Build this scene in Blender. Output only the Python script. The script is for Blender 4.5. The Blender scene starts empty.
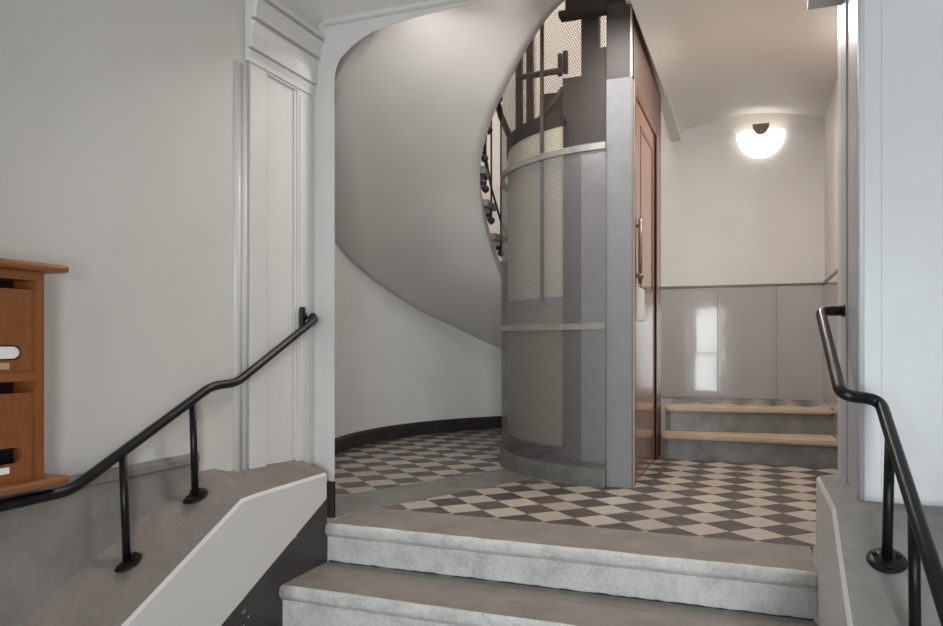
import bpy, bmesh, math, random
from mathutils import Vector, Matrix
random.seed(7)
SC = bpy.context.scene
COL = SC.collection
PI = math.pi

# ------------------------------------------------------------------ camera
cam_d = bpy.data.cameras.new('camera'); cam = bpy.data.objects.new('camera', cam_d); COL.objects.link(cam)
cam_d.sensor_width = 36.0; cam_d.lens = 742.5/943*36; cam_d.shift_y = 28.8/943
cam_d.clip_start = .05
cam.location = (0, 0, .8); cam.rotation_euler = (PI/2, 0, .366)
SC.camera = cam

# ------------------------------------------------------------------ world, lights, exposure
w = bpy.data.worlds.new('world'); SC.world = w; w.use_nodes = True
wn = w.node_tree; wn.nodes.clear()
wo = wn.nodes.new('ShaderNodeOutputWorld'); wb = wn.nodes.new('ShaderNodeBackground')
wb.inputs[0].default_value = (.80, .90, 1.0, 1); wb.inputs[1].default_value = 3.0
wn.links.new(wb.outputs[0], wo.inputs[0])

def area(name, loc, rot, sx, sy, power, col, spread=180):
    d = bpy.data.lights.new(name, 'AREA'); d.shape = 'RECTANGLE'; d.size = sx; d.size_y = sy
    d.energy = power; d.color = col; d.spread = math.radians(spread)
    o = bpy.data.objects.new(name, d); COL.objects.link(o); o.location = loc; o.rotation_euler = rot
    return o
# daylight through the glazed street door behind the camera, plus an added fill window
area('street_daylight', (-.94, -2.12, .58), (PI/2, 0, 0), .66, 1.75, 32, (.98, .985, 1.0))
area('window_fill', (.85, -2.12, .58), (PI/2, 0, 0), .80, 1.75, 150, (.99, .985, 1.0))
# added hall and passage fill lights, and the warm light high up in the stairwell
area('hall_arch_fill', (-1.25, 3.16, 2.34), Vector((-.35, .50, -.79)).to_track_quat('-Z', 'Y').to_euler(), .7, .10, 7, (1.0, .97, .94), 150)
area('hall_ceiling_fill', (-.68, 3.50, 2.58), (0, 0, 0), .35, .35, 22, (1.0, .95, .90))
area('passage_ceiling_fill', (-.05, 4.6, 2.60), (0, 0, 0), .3, .3, 25, (1.0, .94, .87))
area('stairwell_light', (-.9, 5.2, 5.35), (0, 0, 0), 1.6, 1.6, 62, (1.0, .90, .79))
SC.view_settings.view_transform = 'Standard'; SC.view_settings.look = 'None'
SC.view_settings.gamma = 1.0; SC.view_settings.use_curve_mapping = False
SC.view_settings.exposure = 0.0
try:
    SC.cycles.use_denoising = True
    SC.cycles.max_bounces = 12; SC.cycles.diffuse_bounces = 6; SC.cycles.transparent_max_bounces = 16
    SC.cycles.sample_clamp_indirect = 6.0
except Exception:
    pass

# ------------------------------------------------------------------ node helpers
class NT:
    def __init__(s, name):
        s.m = bpy.data.materials.new(name); s.m.use_nodes = True
        s.t = s.m.node_tree; s.t.nodes.clear()
        s.out = s.n('ShaderNodeOutputMaterial'); s.b = s.n('ShaderNodeBsdfPrincipled')
        s.l(s.b.outputs[0], s.out.inputs[0])
    def n(s, k, **kw):
        x = s.t.nodes.new(k)
        for a, v in kw.items(): setattr(x, a, v)
        return x
    def l(s, a, b): s.t.links.new(a, b)
    def math(s, op, a, b=None, c=None):
        x = s.n('ShaderNodeMath', operation=op)
        for i, v in enumerate((a, b, c)):
            if v is None: continue
            if isinstance(v, (int, float)): x.inputs[i].default_value = v
            else: s.l(v, x.inputs[i])
        return x.outputs[0]
    def mix(s, f, a, b, blend='MIX'):
        x = s.n('ShaderNodeMix', data_type='RGBA', blend_type=blend)
        if isinstance(f, (int, float)): x.inputs[0].default_value = f
        else: s.l(f, x.inputs[0])
        for v, i in ((a, 6), (b, 7)):
            if isinstance(v, (tuple, list)): x.inputs[i].default_value = (*v[:3], 1)
            else: s.l(v, x.inputs[i])
        return x.outputs[2]
    def ramp(s, f, stops):
        x = s.n('ShaderNodeValToRGB'); e = x.color_ramp.elements
        while len(e) < len(stops): e.new(.5)
        for q, (p, c) in zip(e, stops):
            q.position = p; q.color = (*c, 1) if isinstance(c, (tuple, list)) else (c, c, c, 1)
        s.l(f, x.inputs[0]); return x.outputs[0]
    def coord(s, scale=(1, 1, 1), rot=(0, 0, 0), which='Object'):
        tc = s.n('ShaderNodeTexCoord'); mp = s.n('ShaderNodeMapping')
        mp.inputs['Scale'].default_value = scale; mp.inputs['Rotation'].default_value = rot
        s.l(tc.outputs[which], mp.inputs[0]); return mp.outputs[0]
    def noise(s, vec, scale, detail=4, rough=.55, dist=0):
        x = s.n('ShaderNodeTexNoise'); x.inputs['Scale'].default_value = scale
        x.inputs['Detail'].default_value = detail; x.inputs['Roughness'].default_value = rough
        x.inputs['Distortion'].default_value = dist
        s.l(vec, x.inputs['Vector']); return x.outputs[0]
    def bump(s, h, strength=.2, dist=.01):
        x = s.n('ShaderNodeBump'); x.inputs['Strength'].default_value = strength; x.inputs['Distance'].default_value = dist
        s.l(h, x.inputs['Height']); s.l(x.outputs[0], s.b.inputs['Normal'])
    def setv(s, **kw):
        for k, v in kw.items():
            s.b.inputs[k.replace('_', ' ')].default_value = v

def paint(name, c, rough=.55, amt=.06, scale=2.5, bump=.05):
    t = NT(name); v = t.coord()
    n = t.noise(v, scale, 5, .6)
    d = tuple(x*(1-amt) for x in c); u = tuple(min(1, x*(1+amt)) for x in c)
    t.l(t.ramp(n, [(.3, d), (.7, u)]), t.b.inputs['Base Color'])
    t.setv(Roughness=rough)
    if bump: t.bump(t.noise(v, 60, 3), bump, .004)
    return t.m

def stone(name, c1, c2, rough=.6, scale=9, speck=.25, bump=.25, spec=.4):
    t = NT(name); v = t.coord()
    n = t.noise(v, scale, 8, .68); n2 = t.noise(v, 130, 2, .6)
    base = t.ramp(n, [(.34, c1), (.66, c2)])
    sp = t.ramp(n2, [(.38, tuple(x*.45 for x in c1)), (.52, c2)])
    t.l(t.mix(speck*.55, base, sp), t.b.inputs['Base Color'])
    t.setv(Roughness=rough); t.b.inputs['Specular IOR Level'].default_value = spec
    t.bump(t.noise(v, 45, 6, .7), bump, .006)
    return t.m

def metal(name, c, rough=.35, metallic=1.0, amt=.1):
    t = NT(name); v = t.coord()
    n = t.noise(v, 14, 5, .6)
    t.l(t.ramp(n, [(.3, tuple(x*(1-amt) for x in c)), (.7, tuple(min(1, x*(1+amt)) for x in c))]), t.b.inputs['Base Color'])
    t.setv(Roughness=rough, Metallic=metallic)
    if name.startswith('black'): t.b.inputs['Specular IOR Level'].default_value = .3
    return t.m

def wood(name, c1, c2, rough=.35, axis='Z', scale=1.0, coat=0.0):
    t = NT(name)
    s = {'X': (1.2, 14, 14), 'Y': (14, 1.2, 14), 'Z': (14, 14, 1.2)}[axis]
    v = t.coord(tuple(q*scale for q in s))
    n = t.noise(v, 2.2, 6, .62, 1.2); n2 = t.noise(v, 14, 3, .5)
    col = t.ramp(n, [(.25, c1), (.75, c2)])
    t.l(t.mix(.25, col, t.ramp(n2, [(.3, tuple(x*.6 for x in c1)), (.7, c2)])), t.b.inputs['Base Color'])
    t.setv(Roughness=rough)
    if coat: t.b.inputs['Coat Weight'].default_value = coat; t.b.inputs['Coat Roughness'].default_value = .12
    t.bump(n2, .06, .003)
    return t.m

def tile_material():
    t = NT('checker_tile'); D = .222; X0, Y0 = -.993, 3.424
    tc = t.n('ShaderNodeTexCoord'); sp = t.n('ShaderNodeSeparateXYZ'); t.l(tc.outputs['Object'], sp.inputs[0])
    x = t.math('DIVIDE', t.math('SUBTRACT', sp.outputs[0], X0), D)
    y = t.math('DIVIDE', t.math('SUBTRACT', sp.outputs[1], Y0), D)
    a = t.math('ADD', x, y); b = t.math('SUBTRACT', x, y)          # dark centres at integer x,y -> a+.5,b+.5 cells with even sum
    a = t.math('ADD', a, .5); b = t.math('ADD', b, .5)
    fa = t.math('FLOOR', a); fb = t.math('FLOOR', b)
    par = t.math('FLOORED_MODULO', t.math('ADD', fa, fb), 2.0)       # 0 dark, 1 light
    ga = t.math('ABSOLUTE', t.math('SUBTRACT', t.math('FRACT', a), .5)); gb = t.math('ABSOLUTE', t.math('SUBTRACT', t.math('FRACT', b), .5))
    edge = t.math('GREATER_THAN', t.math('MAXIMUM', ga, gb), .485)
    cv = t.n('ShaderNodeCombineXYZ'); t.l(fa, cv.inputs[0]); t.l(fb, cv.inputs[1])
    wn_ = t.n('ShaderNodeTexWhiteNoise', noise_dimensions='2D'); t.l(cv.outputs[0], wn_.inputs['Vector'])
    rnd = wn_.outputs['Value']
    dark = t.ramp(rnd, [(0, (.050, .043, .041)), (.5, (.072, .057, .049)), (.8, (.090, .060, .048)), (1, (.072, .070, .062))])
    light = t.ramp(rnd, [(0, (.40, .35, .285)), (.6, (.47, .42, .35)), (1, (.37, .32, .27))])
    col = t.mix(par, dark, light)
    # plain grey border band running diagonally between the two checker fields
    dd = t.math('SUBTRACT', t.math('MULTIPLY', sp.outputs[0], .900), t.math('MULTIPLY', sp.outputs[1], .434))
    dd = t.math('ADD', dd, 1.714*.900+3.152*.434)                     # 0 at the near edge, negative beyond
    inb = t.math('MULTIPLY', t.math('LESS_THAN', dd, 0.0), t.math('GREATER_THAN', dd, -.365))
    vv = t.coord()
    nz = t.noise(vv, 5, 5, .6)
    grey = t.ramp(nz, [(.3, (.135, .135, .120)), (.7, (.20, .20, .18))])
    col = t.mix(inb, col, grey)
    col = t.mix(t.math('MULTIPLY', edge, .35), col, (.12, .11, .10))
    dust = t.ramp(t.noise(vv, 3.2, 6, .65), [(.35, 0.0), (.75, .22)])
    col = t.mix(dust, col, (.25, .22, .19))
    t.l(col, t.b.inputs['Base Color'])
    t.l(t.ramp(t.noise(vv, 11, 4, .6), [(.3, .30), (.7, .42)]), t.b.inputs['Roughness'])
    t.bump(t.noise(vv, 9, 3), .05, .004)
    return t.m

def perforated(name, c, pitch, frac, rough=.45, metallic=.6):
    t = NT(name)
    uv = t.n('ShaderNodeUVMap'); sp = t.n('ShaderNodeSeparateXYZ'); t.l(uv.outputs[0], sp.inputs[0])
    v = t.math('DIVIDE', sp.outputs[1], pitch*.866); row = t.math('FLOOR', v)
    u = t.math('ADD', t.math('DIVIDE', sp.outputs[0], pitch), t.math('MULTIPLY', t.math('FLOORED_MODULO', row, 2.0), .5))
    du = t.math('SUBTRACT', t.math('FRACT', u), .5); dv = t.math('MULTIPLY', t.math('SUBTRACT', t.math('FRACT', v), .5), .866)
    r = t.math('SQRT', t.math('ADD', t.math('MULTIPLY', du, du), t.math('MULTIPLY', dv, dv)))
    hole = t.math('LESS_THAN', r, frac)
    t.b.inputs['Base Color'].default_value = (*c, 1); t.setv(Roughness=rough, Metallic=metallic)
    tr = t.n('ShaderNodeBsdfTransparent'); mx = t.n('ShaderNodeMixShader')
    t.l(hole, mx.inputs[0]); t.l(t.b.outputs[0], mx.inputs[1]); t.l(tr.outputs[0], mx.inputs[2]); t.l(mx.outputs[0], t.out.inputs[0])
    return t.m

def emit(name, c, strength):
    t = NT(name); t.setv(Roughness=.3)
    t.b.inputs['Base Color'].default_value = (.9, .9, .88, 1)
    t.b.inputs['Emission Color'].default_value = (*c, 1); t.b.inputs['Emission Strength'].default_value = strength
    return t.m

def glass(name):
    t = NT(name)
    tr = t.n('ShaderNodeBsdfTransparent'); gl = t.n('ShaderNodeBsdfGlossy'); gl.inputs['Roughness'].default_value = .03
    fr = t.n('ShaderNodeFresnel'); fr.inputs['IOR'].default_value = 1.5; mx = t.n('ShaderNodeMixShader')
    tr.inputs[0].default_value = (.95, .98, .97, 1)
    t.l(fr.outputs[0], mx.inputs[0]); t.l(tr.outputs[0], mx.inputs[1]); t.l(gl.outputs[0], mx.inputs[2]); t.l(mx.outputs[0], t.out.inputs[0])
    return t.m

def gloss(name, c):
    t = NT(name); v = t.coord()
    n = t.noise(v, 1.4, 4, .6)
    t.l(t.ramp(n, [(.3, tuple(x*.93 for x in c)), (.7, tuple(x*1.06 for x in c))]), t.b.inputs['Base Color'])
    t.setv(Roughness=.10); t.b.inputs['Coat Weight'].default_value = .5; t.b.inputs['Coat Roughness'].default_value = .03
    t.bump(t.noise(v, 7, 2, .5), .35, .004)
    return t.m

def worn(name):
    t = NT(name); v = t.coord(); v2 = t.coord((6, 6, 22))
    n = t.noise(v, 7, 8, .7); st = t.noise(v, 4.2, 7, .72, .6); fine = t.noise(v, 70, 4, .7)
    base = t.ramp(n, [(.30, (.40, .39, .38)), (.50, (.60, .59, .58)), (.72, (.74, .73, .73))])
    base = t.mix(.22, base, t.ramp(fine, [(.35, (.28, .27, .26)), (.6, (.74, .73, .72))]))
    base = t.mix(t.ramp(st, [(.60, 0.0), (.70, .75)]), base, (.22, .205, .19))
    t.l(base, t.b.inputs['Base Color']); t.setv(Roughness=.6)
    t.bump(t.noise(v, 40, 7, .72), .6, .006)
    return t.m

def chipped(name, c):
    t = NT(name); v = t.coord()
    a = t.ramp(t.noise(v, 5.5, 2, .5), [(.56, 0.0), (.60, 1.0)]); b_ = t.ramp(t.noise(v, 38, 4, .6), [(.60, 0.0), (.63, 1.0)])
    t.l(t.mix(t.math('MULTIPLY', a, b_), c, (.62, .60, .57)), t.b.inputs['Base Color']); t.setv(Roughness=.45)
    return t.m

M = dict(
    white=paint('white_wall_paint', (.59, .567, .543), .5, .03),
    panel=paint('white_trim_paint', (.625, .61, .60), .38, .02, 3, .02),
    cool=paint('pale_wall_paint', (.495, .503, .520), .42, .03),
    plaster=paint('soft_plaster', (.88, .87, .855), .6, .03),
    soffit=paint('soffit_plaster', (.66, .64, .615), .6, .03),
    cream=paint('cream_wall_paint', (.73, .70, .665), .55, .03),
    ceil=paint('ceiling_paint', (.84, .82, .80), .6, .03),
    skirt=paint('dark_skirting_paint', (.040, .037, .035), .4, .2, 6, .1),
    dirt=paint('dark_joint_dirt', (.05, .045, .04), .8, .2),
    skirtchip=chipped('chipped_dark_paint', (.040, .037, .035)),
    dado=gloss('taupe_gloss_dado', (.46, .43, .425)),
    dado_trim=paint('dado_trim_paint', (.18, .15, .13), .3, .1),
    tile=tile_material(),
    step=worn('worn_limestone_lit'),  # worn pale stone, brightened on the fronts to carry the light they catch
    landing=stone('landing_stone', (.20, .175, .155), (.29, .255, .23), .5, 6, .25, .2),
    ledge=stone('ledge_stone', (.16, .134, .120), (.24, .205, .185), .6, 5, .25, .2),
    ledger=stone('grey_ledge_stone', (.19, .182, .172), (.27, .26, .25), .6, 5, .25, .2),
    plinth=stone('plinth_stone', (.19, .17, .157), (.27, .245, .228), .6, 5, .2, .15),
    riser=stone('grey_riser_stone', (.12, .12, .115), (.24, .24, .23), .4, 6, .2, .2),
    tread=stone('tan_tread_stone', (.40, .30, .215), (.54, .42, .31), .5, 8, .2, .15),
    lobby=stone('entrance_floor_stone', (.22, .21, .20), (.34, .33, .32), .5, 6, .2, .1),
    black=metal('black_lacquered_iron', (.007, .007, .0075), .34, .0, .2),
    iron=metal('dark_wrought_iron', (.020, .018, .017), .45, .3, .2),
    steel=metal('brushed_grey_steel', (.225, .23, .24), .55, .0, .06),
    steel2=metal('worn_steel_band', (.36, .35, .335), .35, .6, .15),
    bandsteel=metal('dull_steel_base_band', (.20, .195, .19), .45, .4, .2),
    darksteel=metal('dark_brown_steel', (.050, .044, .042), .5, .3, .12),
    guidedark=metal('dark_guide_steel', (.12, .115, .115), .5, .2, .12),
    guide=metal('grey_guide_steel', (.40, .395, .41), .5, .2, .1),
    rust=metal('brown_painted_steel', (.09, .062, .048), .5, .1, .15),
    brass=metal('pale_bronze_strip', (.42, .35, .29), .4, .5, .1),
    bronze=metal('bronze_plate', (.20, .15, .10), .4, .4, .1),
    plate=metal('white_enamel_plate', (.80, .80, .78), .3, .0, .03),
    cherry=wood('cherry_mailbox_wood', (.19, .060, .013), (.28, .098, .024), .35, 'Z', 1.2),
    cherryh=wood('cherry_mailbox_wood_across', (.21, .066, .015), (.30, .105, .027), .33, 'Y', 1.2),
    mahog=wood('varnished_brown_wood', (.20, .080, .046), (.32, .145, .085), .12, 'Z', 1.0, .45),
    mahogd=wood('dark_brown_wood', (.085, .040, .024), (.14, .068, .040), .25, 'Z', 1.0, .3),
    transom=wood('transom_brown_wood', (.070, .040, .026), (.105, .062, .040), .4, 'Y', 1.0),
    carcream=paint('cream_enamel_panel', (.80, .75, .62), .28, .05, 2, .0),
    carolive=paint('olive_enamel_panel', (.42, .395, .32), .32, .06, 2, .0),
    hole=paint('black_recess', (.012, .010, .009), .7, .1),
    paper=paint('white_paper', (.82, .82, .82), .6, .02),
    tag=paint('beige_name_strip', (.45, .36, .22), .5, .05),
    perf=perforated('perforated_steel_sheet', (.27, .26, .26), .0118, .355),
    mesh=perforated('wire_mesh', (.075, .060, .052), .0145, .425, .5, .3),
    glow=emit('glowing_opal_glass', (1.0, .97, .93), 2.3),
    carlight=emit('elevator_ceiling_lamp', (1.0, .86, .62), 14.0),
    glass=glass('clear_glass'),
    treadgrey=stone('grey_stair_tread', (.20, .19, .18), (.30, .29, .28), .5, 8, .2, .1),
    oak=wood('dark_handrail_wood', (.05, .026, .015), (.09, .05, .028), .3, 'X', 1.0),
)

# ------------------------------------------------------------------ mesh helpers
class MB:
    def __init__(s): s.bm = bmesh.new(); s.uv = None
    def face(s, vs, mi=0):
        try:
            f = s.bm.faces.new(vs); f.material_index = mi; return f
        except ValueError: return None
    def box(s, x0, x1, y0, y1, z0, z1, mi=0, bev=0):
        v = [s.bm.verts.new((x, y, z)) for x in (x0, x1) for y in (y0, y1) for z in (z0, z1)]
        fs = [s.face([v[i] for i in q], mi) for q in ((0, 1, 3, 2), (4, 6, 7, 5), (0, 4, 5, 1), (2, 3, 7, 6), (0, 2, 6, 4), (1, 5, 7, 3))]
        if bev:
            es = list({e for f in fs for e in f.edges})
            bmesh.ops.bevel(s.bm, geom=es, offset=bev, segments=2, affect='EDGES', profile=.5)
        return s
    def prism(s, pts, p0, p1, mi=0):
        """pts: polygon as 3D points; extruded from offset p0 to offset p1"""
        a = [s.bm.verts.new(Vector(p)+Vector(p0)) for p in pts]; b = [s.bm.verts.new(Vector(p)+Vector(p1)) for p in pts]
        n = len(pts); s.face(a[::-1], mi); s.face(b, mi)
        for i in range(n): s.face((a[i], a[(i+1) % n], b[(i+1) % n], b[i]), mi)
        return s
    def tube(s, path, r, seg=12, cap=True, mi=0, flat=None):
        P = [Vector(p) for p in path]; rings = []; up = None
        for i, p in enumerate(P):
            t = (P[min(i+1, len(P)-1)]-P[max(i-1, 0)]).normalized()
            if up is None:
                up = Vector((0, 0, 1)) if abs(t.z) < .9 else Vector((1, 0, 0))
            a = (up - t*up.dot(t)).normalized(); up = a; b = t.cross(a)
            rr = r[i] if isinstance(r, (list, tuple)) else r
            rings.append([s.bm.verts.new(p+(a*math.cos(2*PI*k/seg)*(flat or 1)+b*math.sin(2*PI*k/seg))*rr) for k in range(seg)])
        for A, B in zip(rings, rings[1:]):
            for k in range(seg):
                f = s.face((A[k], A[(k+1) % seg], B[(k+1) % seg], B[k]), mi)
                if f: f.smooth = True
        if cap: s.face(rings[0][::-1], mi); s.face(rings[-1], mi)
        return s
    def lathe(s, prof, c=(0, 0, 0), seg=28, axis='Z', mi=0, a0=0, a1=2*PI):
        full = abs(a1-a0-2*PI) < 1e-6; n = seg if full else seg+1; rings = []
        for (r, h) in prof:
            ring = []
            for k in range(n):
                a = a0+(a1-a0)*k/seg; x, y = r*math.cos(a), r*math.sin(a)
                q = {'Z': (x, y, h), 'X': (h, x, y), 'Y': (x, h, y)}[axis]
                ring.append(s.bm.verts.new(Vector(q)+Vector(c)))
            rings.append(ring)
        for A, B in zip(rings, rings[1:]):
            for k in range(n if full else n-1):
                f = s.face((A[k], A[(k+1) % n], B[(k+1) % n], B[k]), mi)
                if f: f.smooth = True
        if full: s.face(rings[0][::-1], mi); s.face(rings[-1], mi)
        return s
    def grid(s, fn, nu, nv, mi=0, uvf=None, smooth=True, flip=False):
        V = [[s.bm.verts.new(fn(i/nu, j/nv)) for j in range(nv+1)] for i in range(nu+1)]
        lay = s.bm.loops.layers.uv.verify() if uvf else None
        for i in range(nu):
            for j in range(nv):
                q = [(i, j), (i+1, j), (i+1, j+1), (i, j+1)]
                if flip: q = q[::-1]
                f = s.face([V[a][b] for a, b in q], mi)
                if f:
                    f.smooth = smooth
                    if lay:
                        for lp, (a, b) in zip(f.loops, q): lp[lay].uv = uvf(a/nu, b/nv)
        return V
    def build(s, name, mats, parent=None, recalc=True):
        if recalc: bmesh.ops.recalc_face_normals(s.bm, faces=s.bm.faces[:])
        me = bpy.data.meshes.new(name); s.bm.to_mesh(me); s.bm.free()
        for m in (mats if isinstance(mats, (list, tuple)) else [mats]): me.materials.append(M[m])
        o = bpy.data.objects.new(name, me); COL.objects.link(o)
        if parent is not None:
            o.parent = parent; o.matrix_parent_inverse = parent.matrix_basis.inverted()
        return o

def fillet(pts, r, n=6):
    P = [Vector(p) for p in pts]; out = [P[0]]
    for a, b, c in zip(P, P[1:], P[2:]):
        u = (a-b); v = (c-b); rr = min(r, u.length*.45, v.length*.45)
        p0 = b+u.normalized()*rr; p1 = b+v.normalized()*rr
        for k in range(n+1):
            t = k/n; out.append(p0*(1-t)**2+b*2*t*(1-t)+p1*t*t)
    out.append(P[-1]); return out

def thing(name, label, cat, loc=(0, 0, 0), group=None):
    o = bpy.data.objects.new(name, None); COL.objects.link(o); o.location = loc; o.empty_display_size = .1
    o['label'] = label; o['category'] = cat
    if group: o['group'] = group
    bpy.context.view_layer.update()
    return o
def tag(o, label, cat, group=None):
    o['label'] = label; o['category'] = cat
    if group: o['group'] = group
    return o
def struct(o): o['kind'] = 'structure'; return o

# ================================================================== SETTING
LX, LZ = -.69, 5.0          # plan centre of the round stairwell (x, y)
RO = 2.16
def pol(phi, r, z): a = math.radians(phi); return (LX+r*math.cos(a), LZ+r*math.sin(a), z)

# floors
struct(MB().box(-2.95, .62, 3.18, 7.35, -.12, 0).box(-1.92, -1.772, 2.836, 3.18, -.12, 0).build('floor', 'tile'))
struct(MB().box(-2.15, 1.75, -2.1, 1.5, -.97, -.85).build('floor_entrance', 'lobby'))
# vestibule ceiling
struct(MB().box(-2.15, 1.75, -2.2, 2.93, 2.26, 2.36).build('ceiling', 'ceil'))
# left wall of the vestibule
b = MB().box(-2.12, -1.94, -2.2, 2.93, -.97, 2.30)
b.prism([(-1.9405, 1.64, 0), (-1.913, 2.40, 0), (-1.913, 2.93, 0), (-1.95, 2.93, 0), (-1.95, 1.64, 0)], (0, 0, .394), (0, 0, 2.27))
b.prism([(-1.942, 2.20, 0), (-1.921, 2.20, 0), (-1.913, 2.40, 0), (-1.913, 2.45, 0), (-1.942, 2.45, 0)], (0, 0, .25), (0, 0, .40))
struct(b.build('wall_left', 'white'))
struct(MB().box(1.62, 1.75, -2.2, 2.45, -.97, 2.30).build('wall_right', 'cool'))
# entrance wall behind the camera with the doorway
b = MB()
b.box(-2.12, -1.30, -2.2, -2.05, -.97, 2.30); b.box(.06, .42, -2.2, -2.05, -.97, 2.30); b.box(1.28, 1.75, -2.2, -2.05, -.97, 2.30); b.box(.42, 1.28, -2.2, -2.05, -.97, -.34); b.box(.42, 1.28, -2.2, -2.05, 1.50, 2.30); b.box(-1.30, .06, -2.2, -2.05, 1.50, 2.30)
struct(b.build('wall_entrance', 'white'))
# glazed street door: frame, muntins, panes
b = MB()
for x0, x1 in ((-1.30, -1.22), (-.66, -.58), (-.02, .06)): b.box(x0, x1, -2.09, -2.04, -.85, 1.50)
for z0, z1 in ((-.85, -.25), (.55, .60), (1.42, 1.50)): b.box(-1.22, -.02, -2.085, -2.045, z0, z1)
d = struct(b.build('door_1', 'mahogd'))
MB().box(-1.22, -.66, -2.068, -2.062, -.25, 1.42).build('pane', 'glass', d)
MB().box(-.66, .0, -2.075, -2.055, -.85, 1.46).build('solid_leaf', 'mahogd', d)
b = MB()
for x0, x1 in ((.42, .47), (.83, .87), (1.23, 1.28)): b.box(x0, x1, -2.09, -2.05, -.34, 1.50)
for z0, z1 in ((-.34, -.29), (.56, .60), (1.45, 1.50)): b.box(.47, 1.23, -2.085, -2.055, z0, z1)
d = struct(b.build('added_window_1', 'panel'))  # unseen window, added to frame the fill light for the hall
MB().box(.47, 1.23, -2.072, -2.067, -.29, 1.45).build('pane', 'glass', d)
# arch wall between vestibule and stair hall
arch = [(-1.79, 2.0), (-1.782, 2.04), (-1.761, 2.083), (-1.70, 2.132), (-1.64, 2.163), (-1.583, 2.184), (-1.48, 2.201), (-1.362, 2.215), (-1.085, 2.238), (-.755, 2.25)]
arch += [(-1.51-x, z) for x, z in arch[:-1][::-1]]
b = MB()
def strip(b, pts, ztop, y0, y1):
    for (xa, za), (xb, zb) in zip(pts, pts[1:]):
        b.prism([(xa, 0, za), (xb, 0, zb), (xb, 0, ztop), (xa, 0, ztop)], (0, y0, 0), (0, y1, 0))
arch_b = [(-.755+(x+.755)*1.115, z+.06*(1 if z > 2.1 else .6)) for x, z in arch]
for (p, q, pb, qb) in zip(arch, arch[1:], arch_b, arch_b[1:]):
    f = [b.bm.verts.new(v) for v in ((p[0], 2.93, p[1]), (q[0], 2.93, q[1]), (q[0], 2.93, 2.6), (p[0], 2.93, 2.6))]
    g = [b.bm.verts.new(v) for v in ((pb[0], 3.06, pb[1]), (qb[0], 3.06, qb[1]), (qb[0], 3.06, 2.6), (pb[0], 3.06, 2.6))]
    b.face(f[::-1]); b.face(g)
    for i in range(4): b.face((f[i], f[(i+1) % 4], g[(i+1) % 4], g[i]))
b.prism([(-2.95, 2.93, 0), (-1.79, 2.93, 0), (-1.905, 3.06, 0), (-2.95, 3.06, 0)], (0, 0, -.3), (0, 0, 2.6)); b.box(.283, 1.75, 2.93, 3.06, -.3, 2.60)
b.prism([(-1.90, 3.055, 0), (-2.04, 3.28, 0), (-2.2, 3.28, 0), (-2.2, 3.055, 0)], (0, 0, 0), (0, 0, 2.6))
bmesh.ops.remove_doubles(b.bm, verts=b.bm.verts[:], dist=1e-5)
struct(b.build('wall_arch', 'panel'))
# the upper stairwell wall above the arch
struct(MB().box(-2.95, .62, 2.94, 3.06, 2.60, 5.5).build('wall_upper', 'cream'))
# round wall of the stairwell
def wall_r(phi): return RO
b = MB()
b.grid(lambda u, v: pol(96+u*(229-96), RO, v*5.5), 80, 8)
b.grid(lambda u, v: pol(96+u*(229-96), RO+.12, v*5.5), 80, 2)
struct(b.build('wall_round', 'plaster'))
# back wall and passage walls
struct(MB().box(-.85, .62, 6.4, 7.35, 0, 5.5).build('wall_back', 'cream'))
struct(MB().box(.5, .62, 3.06, 6.4, 0, 5.5).build('wall_passage', 'cream'))
struct(MB().box(-2.95, .62, 2.94, 7.35, 5.5, 5.6).build('ceiling_stairwell', 'cream'))
# vaulted passage ceiling (underside of the first-floor landing)
b = MB(); n = 24; pr = []
for k in range(n+1):
    t = k/n; x = -.60+t*1.10; pr.append((x, 0, 2.545+.095*(1-(2*t-1)**2)))
for (xa, _, za), (xb, _, zb) in zip(pr, pr[1:]):
    b.prism([(xa, 0, za), (xb, 0, zb), (xb, 0, 2.95), (xa, 0, 2.95)], (0, 3.06, 0), (0, 6.4, 0))
bmesh.ops.remove_doubles(b.bm, verts=b.bm.verts[:], dist=1e-5)
for f in b.bm.faces:
    if f.normal.z < -.5 or True: f.smooth = False
struct(b.build('ceiling_passage', 'cream'))
# sloping downstand along the elevator side of the passage ceiling
b = MB(); b.prism([(-.66, 4.06, 2.645), (-.66, 6.4, 2.475), (-.66, 6.4, 2.95), (-.66, 4.06, 2.95)], (0, 0, 0), (.075, 0, 0))
struct(b.build('trim_1', 'cream'))

# left pilaster with recessed panel, beads, and stepped cornice
b = MB()
b.box(-1.94, -1.912, 2.44, 2.93, .27, 1.98)
b.lathe([(.0, .27), (.022, .27), (.022, 1.905), (.0, 1.905)], (-1.920, 2.405, 0), 20)
b.lathe([(.0, .27), (.018, .27), (.018, 1.905), (.0, 1.905)], (-1.918, 2.447, 0), 16)
b.box(-1.912, -1.900, 2.475, 2.575, .27, 2.0, bev=.002); b.box(-1.912, -1.900, 2.80, 2.93, .24, 2.0)
b.box(-1.912, -1.900, 2.575, 2.80, 1.915, 2.0)
b.box(-1.900, -1.896, 2.815, 2.855, .28, 1.90, bev=.002); b.box(-1.900, -1.896, 2.875, 2.93, .26, 1.90, bev=.002)
b.box(-1.911, -1.905, 2.575, 2.592, .29, 1.915, bev=.002); b.box(-1.911, -1.905, 2.783, 2.80, .29, 1.915, bev=.002)
struct(b.build('trim_2', 'panel'))
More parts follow.
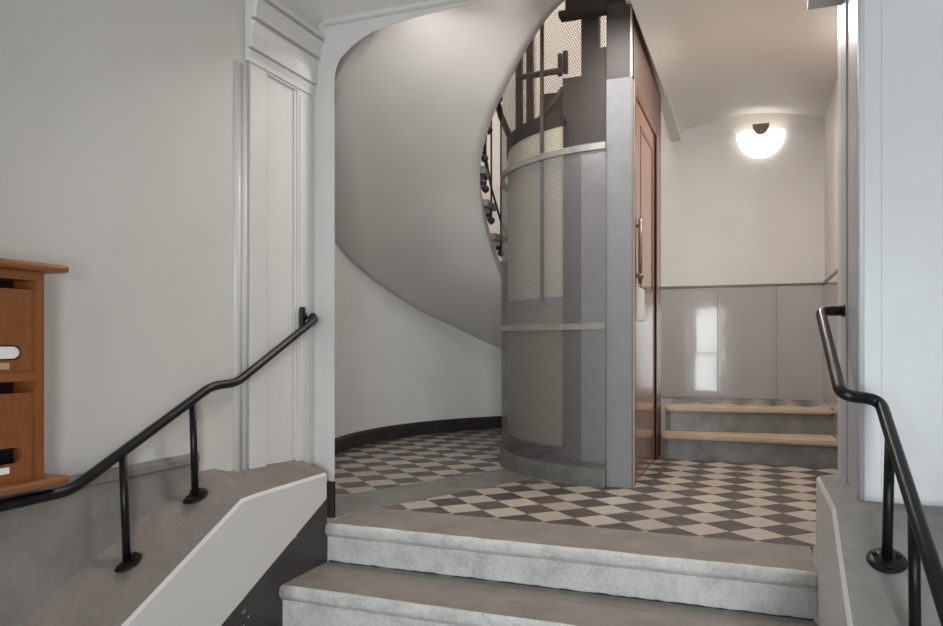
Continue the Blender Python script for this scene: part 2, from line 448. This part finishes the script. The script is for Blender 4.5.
def cornice(b, xw, s, y0, y1):
    prof = [(0, 1.925), (.012, 1.925), (.014, 1.945), (.020, 1.968), (.008, 1.970), (.008, 1.978), (.024, 1.980), (.026, 2.035), (.034, 2.078), (.038, 2.084), (.020, 2.086), (.020, 2.095), (.044, 2.097), (.046, 2.130), (.052, 2.155), (.060, 2.168), (.040, 2.170), (.040, 2.177), (.066, 2.180), (.068, 2.20), (.034, 2.215), (.030, 2.26), (0, 2.26)]
    rows = [[b.bm.verts.new((xw+s*(p*k-o), y, z)) for p, z in prof] for y, k, o in ((y0, .9, .006), (y0+.006, 1, 0), (y1, 1, 0))]
    n = len(prof)
    for A, B in zip(rows, rows[1:]):
        for i in range(n): b.face((A[i], A[(i+1) % n], B[(i+1) % n], B[i]))
    b.face(rows[0][::-1]); b.face(rows[-1])
b = MB(); cornice(b, -1.905, 1, 2.45, 2.93); b.box(-1.94, -1.908, 2.46, 2.93, 1.93, 2.26)
struct(b.build('trim_3', 'panel'))
# cove moulding where the ceiling meets the arch wall
b = MB(); b.prism([(0, 2.93, 2.26), (0, 2.93, 2.243), (0, 2.922, 2.240), (0, 2.910, 2.246), (0, 2.90, 2.26)], (-1.84, 0, 0), (.28, 0, 0))
struct(b.build('trim_4', 'panel'))
# right jamb: mouldings, frontal wall, cornice end over the opening
struct(MB().box(.287, 1.62, 2.45, 2.93, .33, 2.30).build('wall_right_front', 'cool'))
b = MB()
b.box(.281, .287, 2.78, 2.93, .32, 2.0, bev=.002); b.box(.281, .287, 2.47, 2.58, .32, 2.0, bev=.002)
b.lathe([(0, .32), (.010, .32), (.010, 2.2), (0, 2.2)], (.290, 2.456, 0), 16)
b.box(.342, .346, 2.447, 2.45, .33, 2.2); b.box(.278, .287, 2.45, 2.93, 1.995, 2.26)
b.prism([(.28, 0, 1.995), (.172, 0, 1.995), (.172, 0, 2.05), (.20, 0, 2.26), (.28, 0, 2.26)], (0, 2.80, 0), (0, 2.93, 0))
struct(b.build('trim_5', 'cool'))

# skirtings
b = MB(); b.grid(lambda u, v: pol(100+u*129, RO-.018*(1 if v < .9 else .2), v*.112), 60, 6)
struct(b.build('baseboard_round', 'skirt'))
b = MB(); b.box(-1.90, -1.787, 2.924, 2.931, 0, .165); b.prism([(-1.787, 2.924, 0), (-1.787, 2.932, 0), (-1.905, 3.064, 0), (-1.912, 3.060, 0), (-1.796, 2.93, 0)], (0, 0, 0), (0, 0, .165))
struct(b.build('baseboard_jamb', 'skirt'))
# gloss dado panels on the passage walls
b = MB()
for x0, x1 in ((-.84, -.293), (-.290, .150), (.153, .5)): b.box(x0, x1, 6.386, 6.4, .34, 1.245, bev=.002)
b.box(.487, .5, 5.02, 6.386, 0, 1.245); b.box(.487, .5, 3.06, 5.02, 0, 1.245)
struct(b.build('trim_6', 'dado'))
b = MB(); b.box(-.84, .5, 6.380, 6.4, 1.245, 1.262); b.box(.480, .5, 3.06, 6.380, 1.245, 1.262)
struct(b.build('trim_7', 'dado_trim'))

# ================================================================== STEPS AND PARAPETS
def nosed_step(y, ztop, yback, label, m='step', x0=-1.771, x1=.198, drop=.175):
    pr = [(y+.022, ztop-drop), (y+.022, ztop-.062), (y+.016, ztop-.056), (y+.004, ztop-.050), (y-.004, ztop-.036), (y-.003, ztop-.018), (y+.006, ztop-.006), (y+.020, ztop), (yback, ztop), (yback, ztop-.025), (yback+.009, ztop-.025), (yback+.009, ztop-drop)]
    b = MB(); N = 26
    rows = []
    for k in range(N+1):
        x = x0+(x1-x0)*k/N
        w_ = [random.uniform(-.0022, .0022) for _ in pr]
        rows.append([b.bm.verts.new((x, py+(w_[i] if i < 8 else 0), pz+(w_[(i+3) % len(pr)]*.6 if 2 < i < 8 else 0))) for i, (py, pz) in enumerate(pr)])
    n = len(pr)
    for A, B in zip(rows, rows[1:]):
        for i in range(n):
            f = b.face((A[i], A[(i+1) % n], B[(i+1) % n], B[i]))
            if f and 2 <= i <= 6: f.smooth = True
    b.face(rows[0][::-1]); b.face(rows[-1])
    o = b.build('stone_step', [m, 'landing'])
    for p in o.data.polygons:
        if p.normal.z > .9 and p.center.y > y+.03: p.material_index = 1  # treads get the darker stone; light on the fronts is in their colour
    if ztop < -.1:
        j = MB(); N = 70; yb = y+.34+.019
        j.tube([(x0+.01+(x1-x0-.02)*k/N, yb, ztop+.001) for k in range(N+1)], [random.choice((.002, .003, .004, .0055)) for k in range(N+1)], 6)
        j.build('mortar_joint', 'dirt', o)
    return tag(o, label, 'step', 'worn stone steps up from the entrance')
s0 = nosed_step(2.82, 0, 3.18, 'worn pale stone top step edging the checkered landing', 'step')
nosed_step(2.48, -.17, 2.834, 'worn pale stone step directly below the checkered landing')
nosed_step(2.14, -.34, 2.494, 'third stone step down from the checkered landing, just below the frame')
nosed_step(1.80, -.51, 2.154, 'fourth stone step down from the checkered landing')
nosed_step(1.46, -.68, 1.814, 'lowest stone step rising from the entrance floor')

def parapet(name, xo, xi, sgn, st, label, m='ledge'):
    """st: stations (y, z_outer, z_inner)"""
    b = MB(); rows = []
    for y, zo, zi in st:
        rows.append([b.bm.verts.new(p) for p in ((xo, y, -.97), (xo, y, zo-.012), (xo-sgn*.010, y, zo), (xi, y, zi), (xi, y, -.97))])
    for A, B in zip(rows, rows[1:]):
        b.face((A[0], A[1], B[1], B[0]), 1); b.face((A[1], A[2], B[2], B[1]), 1); b.face((A[2], A[3], B[3], B[2]), 0); b.face((A[3], A[4], B[4], B[3]), 1); b.face((A[4], A[0], B[0], B[4]), 1)
    b.face(rows[0], 1); b.face(rows[-1][::-1], 1)
    return tag(b.build(name, [m, 'panel']), label, 'ledge')
parapet('stair_ledge', -1.772, -1.94, 1, [(2.835, .222, .285), (2.36, .222, .31), (2.262, .218, .336), (2.16, .168, .335), (.60, .168-.487*1.56, .335-.44*1.56)], 'sloping stone topped ledge with white painted side on the left of the steps')
parapet('stair_ledge', .199, 1.62, -1, [(2.90, .325, .325), (2.32, .335, .33), (.60, .335-.475*1.72, .33-.475*1.72)], 'wide sloping grey stone ledge on the right of the steps', 'ledger')
# dark painted band that follows the slope on the left ledge
b = MB(); b.prism([(-1.772, 2.835, .108), (-1.772, .6, -.905), (-1.772, .6, -.97), (-1.772, 2.835, -.97)], (0, 0, 0), (.004, 0, 0))
struct(b.build('trim_8', 'skirtchip'))
# low plinth course on the left wall behind the ledge
b = MB(); b.prism([(-1.94, 0, -.9), (-1.920, 0, -.9), (-1.920, 0, .352), (-1.908, 0, .360), (-1.908, 0, .380), (-1.922, 0, .394), (-1.94, 0, .394)], (0, -2.05, 0), (0, 2.19, 0))
struct(b.build('trim_9', 'plinth'))

# two winder steps at the back of the passage
def back_step(pl, pr_, z0, z1, yb, label):
    b = MB(); e = .022
    xl, xr = -.612, .487
    b.prism([(xl+.01, pl+e, 0), (xl+.05, pl+.004+e*.4, 0), (xr, pr_+e, 0), (xr, yb, 0), (xl+.01, yb, 0)], (0, 0, z0), (0, 0, z1-.032))
    o = b.build('stone_step', 'riser')
    c = MB(); c.prism([(xl, pl+.022, 0), (xl+.012, pl+.006, 0), (xl+.035, pl, 0), (xr, pr_, 0), (xr, yb, 0), (xl, yb, 0)], (0, 0, z1-.032), (0, 0, z1))
    bmesh.ops.bevel(c.bm, geom=[q for q in c.bm.edges if abs(q.verts[0].co.z-q.verts[1].co.z) < 1e-6], offset=.009, segments=2, affect='EDGES')
    r = thing('winder_step', label, 'step', (0, pl, z0), 'back steps of the passage')
    o.name = 'riser'; o.parent = r; o.matrix_parent_inverse = r.matrix_basis.inverted()
    c.build('tread', 'tread', r)
    return r
back_step(5.215, 5.185, 0, .170, 5.60, 'lower grey stone step with tan edge at the back of the passage')
r = back_step(5.40, 5.54, .170, .340, 6.384, 'upper grey stone step with tan edge before the shiny back wall')
MB().box(-.60, .487, 5.72, 6.384, .3395, .3415).build('tile_inlay', 'tile', r)

# ================================================================== ELEVATOR
LR = .945
lift = thing('elevator', 'round mesh caged elevator shaft standing on the checkered floor', 'elevator', (-.69, 5.0, 0))
P0, P1 = 155.0, 265.2
def cage(b, r, z0, z1, nu=70, nv=1, p0=P0, p1=P1):
    b.grid(lambda u, v: pol(p0+(p1-p0)*u, r, z0+(z1-z0)*v), nu, nv, uvf=lambda u, v: (math.radians((p1-p0)*u)*r, z0+(z1-z0)*v))
def ring(r0, r1, z0, z1, p0=P0, p1=P1, n=70):
    b = MB(); pr = [(r0, z0), (r1, z0), (r1, z1), (r0, z1)]; rows = []
    for k in range(n+1):
        rows.append([b.bm.verts.new(pol(p0+(p1-p0)*k/n, r, z)) for r, z in pr])
    for A, B in zip(rows, rows[1:]):
        for i in range(4): b.face((A[i], A[(i+1) % 4], B[(i+1) % 4], B[i]))
    b.face(rows[0][::-1]); b.face(rows[-1]); return b
b = MB(); cage(b, LR, .10, 1.90); b.build('perforated_cage', 'perf', lift, False)
b = MB(); cage(b, LR, 1.90, 4.4); b.build('wire_mesh_cage', 'mesh', lift, False)
ring(LR-.02, LR+.012, 0, .105).build('base_band', 'bandsteel', lift)
ring(LR-.01, LR+.010, .868, .903).build('rail', 'steel2', lift)
ring(LR-.01, LR+.010, 1.858, 1.893).build('rail', 'steel2', lift)
# vertical stiffener seen inside the mesh
a = math.radians(239); b = MB()
b.box(-.010, .010, -.008, .008, 1.03, 2.72)
o = b.build('stiffener', 'rust', lift); 
for v in o.data.vertices: v.co = (LX+(LR-.015)*math.cos(a)+v.co.x, LZ+(LR-.015)*math.sin(a)+v.co.y, v.co.z)
# post at the front corner and dark panel above it
b = MB(); b.box(-.772, -.632, 4.085, 4.14, 0, 2.245, bev=.003); b.build('corner_post', 'steel', lift)
b = MB(); b.box(-.772, -.640, 4.092, 4.14, 2.245, 2.66); b.build('upper_panel', 'darksteel', lift)
b = MB(); b.box(-.640, -.630, 4.084, 4.10, 2.245, 2.64); b.build('edge_strip', 'brass', lift)
# back plate of the shaft (unseen side)
b = MB(); b.box(-1.52, -.64, 5.40, 5.42, 0, 2.66); b.build('back_plate', 'darksteel', lift)
# door side
b = MB()
b.box(-.70, -.626, 4.14, 4.165, 0, 2.245, mi=1)                 # pale metal edge
b.box(-.70, -.630, 4.165, 4.235, 0, 2.245); b.box(-.70, -.630, 5.13, 5.40, 0, 2.245); b.box(-.70, -.630, 4.235, 5.13, 2.19, 2.245)
b.box(-.70, -.625, 5.13, 5.165, 0, 2.245, bev=.002)
b.build('door_frame', ['mahogd', 'brass'], lift)
b = MB(); b.prism([(-.66, 4.14, 2.245), (-.66, 5.40, 2.245), (-.66, 5.40, 2.545), (-.66, 4.14, 2.635)], (0, 0, 0), (.03, 0, 0)); b.build('transom_panel', 'transom', lift)
door = MB()
door.box(-.672, -.638, 4.238, 4.46, .012, 2.185); door.box(-.672, -.638, 5.00, 5.128, .012, 2.185)
door.box(-.672, -.638, 4.46, 5.00, .012, 1.13); door.box(-.672, -.638, 4.46, 5.00, 2.06, 2.185)
bmesh.ops.remove_doubles(door.bm, verts=door.bm.verts[:], dist=1e-5)
door = door.build('door', 'mahog', lift)
b = MB(); b.box(-.662, -.640, 4.46, 5.00, 1.13, 2.06); b.build('door_panel', 'mahog', door)
b = MB()
for y0, y1, z0, z1 in ((4.455, 4.478, 1.11, 2.08), (4.982, 5.005, 1.11, 2.08), (4.478, 4.982, 1.11, 1.133), (4.478, 4.982, 2.057, 2.08)): b.box(-.642, -.6355, y0, y1, z0, z1, bev=.002)
b.build('panel_moulding', 'mahogd', door)
b = MB(); b.box(-.642, -.628, 4.31, 4.56, .925, 1.115, bev=.003); b.build('push_plate', 'plate', door)
b = MB(); b.tube([(-.615, 4.285, 1.13), (-.615, 4.285, 1.50)], .011, 12); b.tube([(-.642, 4.285, 1.18), (-.615, 4.285, 1.18)], .010, 10); b.tube([(-.642, 4.285, 1.46), (-.615, 4.285, 1.46)], .010, 10)
b.lathe([(0, 0), (.016, .004), (.019, .018), (.014, .03), (0, .034)], (-.615, 4.285, 1.155), 16)
b.build('pull_handle', 'bronze', door)
# guide columns and machinery inside the cage
b = MB(); b.box(-1.085, -.955, 4.30, 4.33, .11, 1.88); b.box(-1.07, -.955, 4.30, 4.33, 1.88, 2.36, mi=1); b.build('guide_column', ['guidedark', 'darksteel'], lift)
b = MB(); b.box(-.945, -.845, 4.24, 4.30, .11, 1.88); b.box(-.945, -.845, 4.24, 4.30, 1.88, 2.74, mi=1); b.build('guide_column', ['guide', 'darksteel'], lift)
b = MB(); b.box(-.845, -.772, 4.22, 4.25, .11, 1.88); b.box(-.845, -.772, 4.22, 4.25, 1.88, 2.48, mi=1); b.build('guide_column', ['guide', 'darksteel'], lift)
for x in (-1.60, -1.52):
    b = MB(); b.box(x, x+.045, 5.05, 5.09, .11, 3.4); b.build('guide_rail', 'rust', lift)
b = MB(); b.box(-1.02, -.66, 4.16, 4.24, 2.665, 2.78); b.box(-1.06, -1.02, 4.16, 4.24, 2.665, 2.70); b.build('head_beam', 'hole', lift)

# the car inside
car = thing('elevator_car', 'cream elevator car seen through the mesh of the round shaft', 'elevator car', (-.75, 4.85, .18))
CR = .905; C0, C1 = 158, 246.8
def arcwall(b, r, z0, z1, p0=C0, p1=C1, t=.02):
    n = 50
    pr = [(r-t, z0), (r, z0), (r, z1), (r-t, z1)]; rows = []
    for k in range(n+1): rows.append([b.bm.verts.new(pol(p0+(p1-p0)*k/n, q, z)) for q, z in pr])
    for A, B in zip(rows, rows[1:]):
        for i in range(4): b.face((A[i], A[(i+1) % 4], B[(i+1) % 4], B[i]))
    b.face(rows[0][::-1]); b.face(rows[-1]); return b
arcwall(MB(), CR, .20, 1.02).build('lower_panel', 'carolive', car)
arcwall(MB(), CR+.006, 1.02, 1.06, t=.028).build('waist_rail', 'guide', car)
arcwall(MB(), CR, 1.06, 2.04).build('upper_panel', 'carcream', car)
arcwall(MB(), CR+.008, 2.04, 2.13, t=.03).build('roof_band', 'darksteel', car)
b = MB(); pts = [pol(C0+(C1-C0)*k/30, CR-.005, 0) for k in range(31)]
b.prism(pts+[(-1.03, 5.30, 0)], (0, 0, 2.09), (0, 0, 2.11)); b.build('roof', 'darksteel', car)
b = MB(); b.prism(pts+[(-1.03, 5.30, 0)], (0, 0, .18), (0, 0, .21)); b.build('car_floor', 'darksteel', car)
b = MB(); b.tube([(-1.33, 4.50, 2.12), (-1.08, 4.36, 2.32)], .018, 8); b.build('roof_brace', 'rust', car)
b = MB(); b.tube([(-1.42, 4.62, 2.52), (-1.07, 4.33, 2.42)], .020, 8); b.build('crosshead', 'rust', car)
for x, y in ((-1.10, 4.36), (-1.06, 4.33)):
    b = MB(); b.tube([(x, y, 2.40), (x, y, 2.53)], .016, 10); b.build('cable_clamp', 'iron', car)

# ================================================================== SPIRAL STAIR
IN = [(100, .15), (170, 1.29), (179, 1.49), (191, 1.71), (200, 1.87), (213, 2.04), (224, 2.19), (232, 2.30), (240, 2.44), (247, 2.56), (254, 2.65), (258, 2.68), (300, 2.68)]
OUT = [(100, .24), (136, .75), (149, .95), (158, 1.06), (168, 1.21), (177, 1.33), (183, 1.41), (254, 2.44), (268, 2.64), (275, 2.68), (300, 2.68)]
def lerp(T, x):
    for (a, b_), (c, d_) in zip(T, T[1:]):
        if x <= c: return b_+(d_-b_)*(x-a)/(c-a)
    return T[-1][1]
def smooth(T, x): return sum(lerp(T, x+q) for q in (-4, -2, 0, 2, 4))/5
def r_in(p): return min(1.09, .50/max(.05, math.sin(math.radians(p)))) if p < 160 else 1.09
def r_out(p):
    s_ = math.sin(math.radians(p))
    return min(RO, 1.97/(-s_)) if s_ < -.1 else RO
S0, S1 = 104.0, 279.0
def soff(p, t): return smooth(IN, p)*(1-t)+smooth(OUT, p)*t
stair = thing('spiral_staircase', 'white plastered spiral staircase curling up around the mesh elevator', 'staircase', (-1.5, 6.0, .34))
b = MB(); NU, NV = 90, 14
def bot(u, v): p = S0+(S1-S0)*u; return pol(p, r_in(p)+(r_out(p)-r_in(p))*v, soff(p, v))
def top(u, v): p = S0+(S1-S0)*u; q = pol(p, r_in(p)+(r_out(p)-r_in(p))*v, 0); return (q[0], q[1], min(soff(p, 0)+.10, 2.86) if p < 258 else 2.86)
A = b.grid(bot, NU, NV); B = b.grid(top, NU, NV)
for i in range(NU):
    b.face((A[i][0], A[i+1][0], B[i+1][0], B[i][0])); b.face((A[i][NV], B[i][NV], B[i+1][NV], A[i+1][NV]))
for j in range(NV): b.face((A[0][j], B[0][j], B[0][j+1], A[0][j+1])); b.face((A[NU][j], A[NU][j+1], B[NU][j+1], B[NU][j]))
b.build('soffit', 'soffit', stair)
DP = 10.2; k = 0; p = 106.0; heads = []
while p < 254:
    zt = soff(p+DP*.6, 0)+.215; n = 5; tr = MB()
    pts = []
    for i in range(n+1): q = p-1+(DP+2)*i/n; pts.append(pol(q, r_in(q)-.035, 0))
    for i in range(n, -1, -1): q = p-1+(DP+2)*i/n; pts.append(pol(q, r_out(q)-.02, 0))
    tr.prism(pts, (0, 0, zt-.045), (0, 0, zt))
    tr = tr.build('tread', 'treadgrey', stair)
    rb = MB(); pts = []
    for i in range(n+1): q = p+DP*i/n; pts.append(pol(q, r_in(q)+.004, 0))
    for i in range(n, -1, -1): q = p+DP*i/n; pts.append(pol(q, r_out(q)-.03, 0))
    rb.prism(pts, (0, 0, min(zt-.05, max(soff(p+DP, 0), soff(p+DP, 1))+.03)), (0, 0, zt-.045)); rb.build('riser', 'cream', tr)
    heads.append((p+DP*.5, zt)); p += DP; k += 1
def bal_mesh(q, zt):
    b = MB(); r = r_in(q)-.030; x, y, _ = pol(q, r, 0)
    b.tube([(x, y, zt-.16), (x, y, zt+.86)], .007, 8)
    for z in (zt-.13,):
        b.lathe([(0, -.026), (.018, -.020), (.027, 0), (.018, .020), (0, .026)], (x, y, z), 12)
    xo, yo, _ = pol(q, r_in(q)+.006, 0); b.tube([(x, y, zt-.09), (xo, yo, zt-.09)], .014, 8)
    return b
for q, zt in heads:
    if q > 120:
        bal_mesh(q, zt).build('baluster', 'iron', stair)
hp = [q for q in heads if q[0] > 118]
b = MB(); b.tube([pol(q, r_in(q)-.03, zt+.87) for q, zt in hp], .024, 12); b.build('handrail', 'oak', stair)
b = MB(); b.tube([pol(q, r_in(q)-.03, zt+.10) for q, zt in hp], .008, 8); b.build('lower_rail', 'iron', stair)

# ================================================================== HANDRAILS
def handrail(label, path, posts, r=.0165):
    t = thing('handrail', label, 'handrail', posts[0][0]); 
    MB().tube(fillet(path, .045), r, 16).build('rail', 'black', t)
    for (bx, by, bz), (tx, ty, tz), sl in posts:
        po = MB().tube([(bx, by, bz), (tx, ty, tz)], .0125, 14).build('post', 'black', t)
        c = MB(); c.lathe([(0, 0), (.046, 0), (.047, .002), (.045, .006), (.02, .008), (.0, .008)], (0, 0, 0), 28)
        for a in (.5, 2.6, 4.7): c.lathe([(0, .008), (.007, .008), (.006, .013), (0, .013)], (.032*math.cos(a), .032*math.sin(a), 0), 10)
        for v in c.bm.verts: v.co = Matrix.Rotation(sl, 4, 'X') @ v.co + Vector((bx, by, bz))
        c.build('base_flange', 'black', po)
    return t
RX = -1.862
def rz_l(y): return .368+(y-1.60)*(.638-.368)/(2.198-1.60)
lr = handrail('black tubular handrail rising along the left wall above the stone ledge',
    [(RX, .55, .362), (RX, 1.60, .368), (RX, 2.198, .638), (RX, 2.339, .643), (RX, 2.885, .902), (RX-.038, 2.90, .906)],
    [((RX, 1.806, .1), (RX, 1.79, rz_l(1.79)), .44), ((RX, 2.113, .25), (RX, 2.10, rz_l(2.10)), .44)])
b = MB(); b.tube([(-1.893, 2.905, .906), (-1.885, 2.905, .906)], .026, 18); b.box(-1.893, -1.875, 2.80, 2.83, .855, .955, bev=.006)
b.tube([(-1.883, 2.815, .94), (-1.868, 2.83, .90)], .009, 8)
b.build('wall_bracket', 'black', lr)
def rz_r(y): return .64-.525*(2.31-y)
def rx_r(y): return .318+.030*(2.31-y)
rr = handrail('black tubular handrail descending on the right beside the pale wall',
    [(.278, 2.80, .905), (.204, 2.79, .905), (.216, 2.25, .655), (.318, 2.31, .640), (rx_r(1.9), 1.9, rz_r(1.9)), (rx_r(1.0), 1.0, rz_r(1.0))],
    [((.309, 2.13, .245), (rx_r(2.17), 2.17, rz_r(2.17)), .44), ((.328, 1.88, .125), (rx_r(1.91), 1.91, rz_r(1.91)), .44)])
b = MB(); b.tube([(.270, 2.80, .905), (.2805, 2.80, .905)], .020, 18); b.build('wall_bracket', 'black', rr)

# ================================================================== MAILBOX
mb = thing('mailbox_cabinet', 'cherry wood letter box cabinet mounted on the left wall above the handrail', 'mailbox', (-1.93, 1.2, .40))
FX = -1.845; Y1 = 1.50; Y0 = .60
b = MB(); b.box(-1.94, -1.812, Y0-.05, 1.556, .993, 1.016, bev=.009); b.build('top_board', 'cherryh', mb)
b = MB(); b.box(-1.939, -1.812, Y0-.05, 1.556, .399, .424, bev=.009); b.build('bottom_board', 'cherryh', mb)
b = MB(); b.box(-1.939, -1.935, Y0, Y1, .424, .993); b.build('back_panel', 'hole', mb)
cols = [1.477, 1.188, .899, .61]
for y in (Y1-.012,): 
    b = MB(); b.box(-1.939, FX, Y1-.023, Y1, .424, .993); b.build('side_panel', 'cherry', mb)
b = MB(); b.box(-1.939, FX, Y0-.013, Y0+.01, .424, .993); b.build('side_panel', 'cherry', mb)
for y in cols[1:3]:
    b = MB(); b.box(-1.935, FX-.002, y-.009, y+.009, .424, .993); b.build('divider', 'cherry', mb)
b = MB(); b.box(-1.935, FX, Y0+.01, Y1-.023, .968, .993); b.build('apron', 'cherryh', mb)
b = MB(); b.box(-1.935, FX, Y0+.01, Y1-.023, .694, .717); b.build('shelf', 'cherryh', mb)
def slot_panel(ya, yb, za, zb, sa, sb, s0, s1):
    b = MB(); x = FX-.008
    out = [(ya, za), (yb, za), (yb, zb), (ya, zb)]
    r = (s1-s0)/2; zc = (s0+s1)/2; inn = []
    for k in range(9): a = -PI/2+PI*k/8; inn.append((sb-r+r*math.cos(a), zc+r*math.sin(a)))
    for k in range(9): a = PI/2+PI*k/8; inn.append((sa+r+r*math.cos(a), zc+r*math.sin(a)))
    def loop(pts):
        v = [b.bm.verts.new((x, p[0], p[1])) for p in pts]
        return [b.bm.edges.new((v[i], v[(i+1) % len(v)])) for i in range(len(v))]
    e = loop(out)+loop(inn)
    bmesh.ops.triangle_fill(b.bm, use_beauty=True, use_dissolve=False, edges=e)
    g = bmesh.ops.extrude_face_region(b.bm, geom=b.bm.faces[:])
    for v in [q for q in g['geom'] if isinstance(q, bmesh.types.BMVert)]: v.co.x -= .014
    return b
for ya, yb in ((1.199, 1.477), (.908, 1.179), (.611, .890)):
    for za, zb, s0_, s1_ in ((.717, .942, .751, .791), (.424, .662, .474, .517)):
        pn = slot_panel(ya, yb, za, zb, ya+.045, yb-.037, s0_, s1_).build('mail_slot_panel', 'cherry', mb)
        b = MB(); b.box(FX-.008, FX-.0065, ya+.075, yb-.075, s0_-.024, s0_-.007); b.build('name_strip', 'tag' if za > .5 else 'paper', pn)
b = MB()
ev = [(1.422, .755), (1.433, .762), (1.437, .771), (1.433, .780), (1.422, .787), (1.25, .788), (1.25, .754)]
b.prism([(-1.925, y, z) for y, z in ev], (0, 0, 0), (.066, 0, 0))
tag(b.build('folded_newspaper', 'paper'), 'white folded paper sticking in the upper slot of the wooden letter box cabinet', 'paper')

# ================================================================== WALL LAMP
lamp = thing('wall_lamp', 'glowing white opal glass bowl lamp high on the passage back wall', 'wall lamp', (.03, 6.4, 2.40))
cx, cz = .035, 2.475; R = .185
b = MB()
b.grid(lambda u, v: (cx+R*math.cos(PI*(1-u))*math.sin(v*PI/2+1e-3)**.9, 6.395-.125*math.sin(PI*u)*math.sin(v*PI/2+1e-3)**.9, cz-.20*math.cos(v*PI/2)**1.1+.0), 28, 14)
b.build('glass_shade', 'glow', lamp)
b = MB(); n = 14
pts = [(cx+.062*math.cos(PI+PI*k/n), 0, 2.512+.085*math.sin(PI+PI*k/n)) for k in range(n+1)]
b.prism(pts, (0, 6.250, 0), (0, 6.262, 0)); b.build('front_plate', 'bronze', lamp)
b = MB(); b.box(cx-.012, cx+.012, 6.262, 6.39, 2.495, 2.509); b.build('arm', 'bronze', lamp)
b = MB(); b.box(cx-.05, cx+.05, 6.386, 6.4, 2.36, 2.50, bev=.004); b.build('back_plate', 'bronze', lamp)
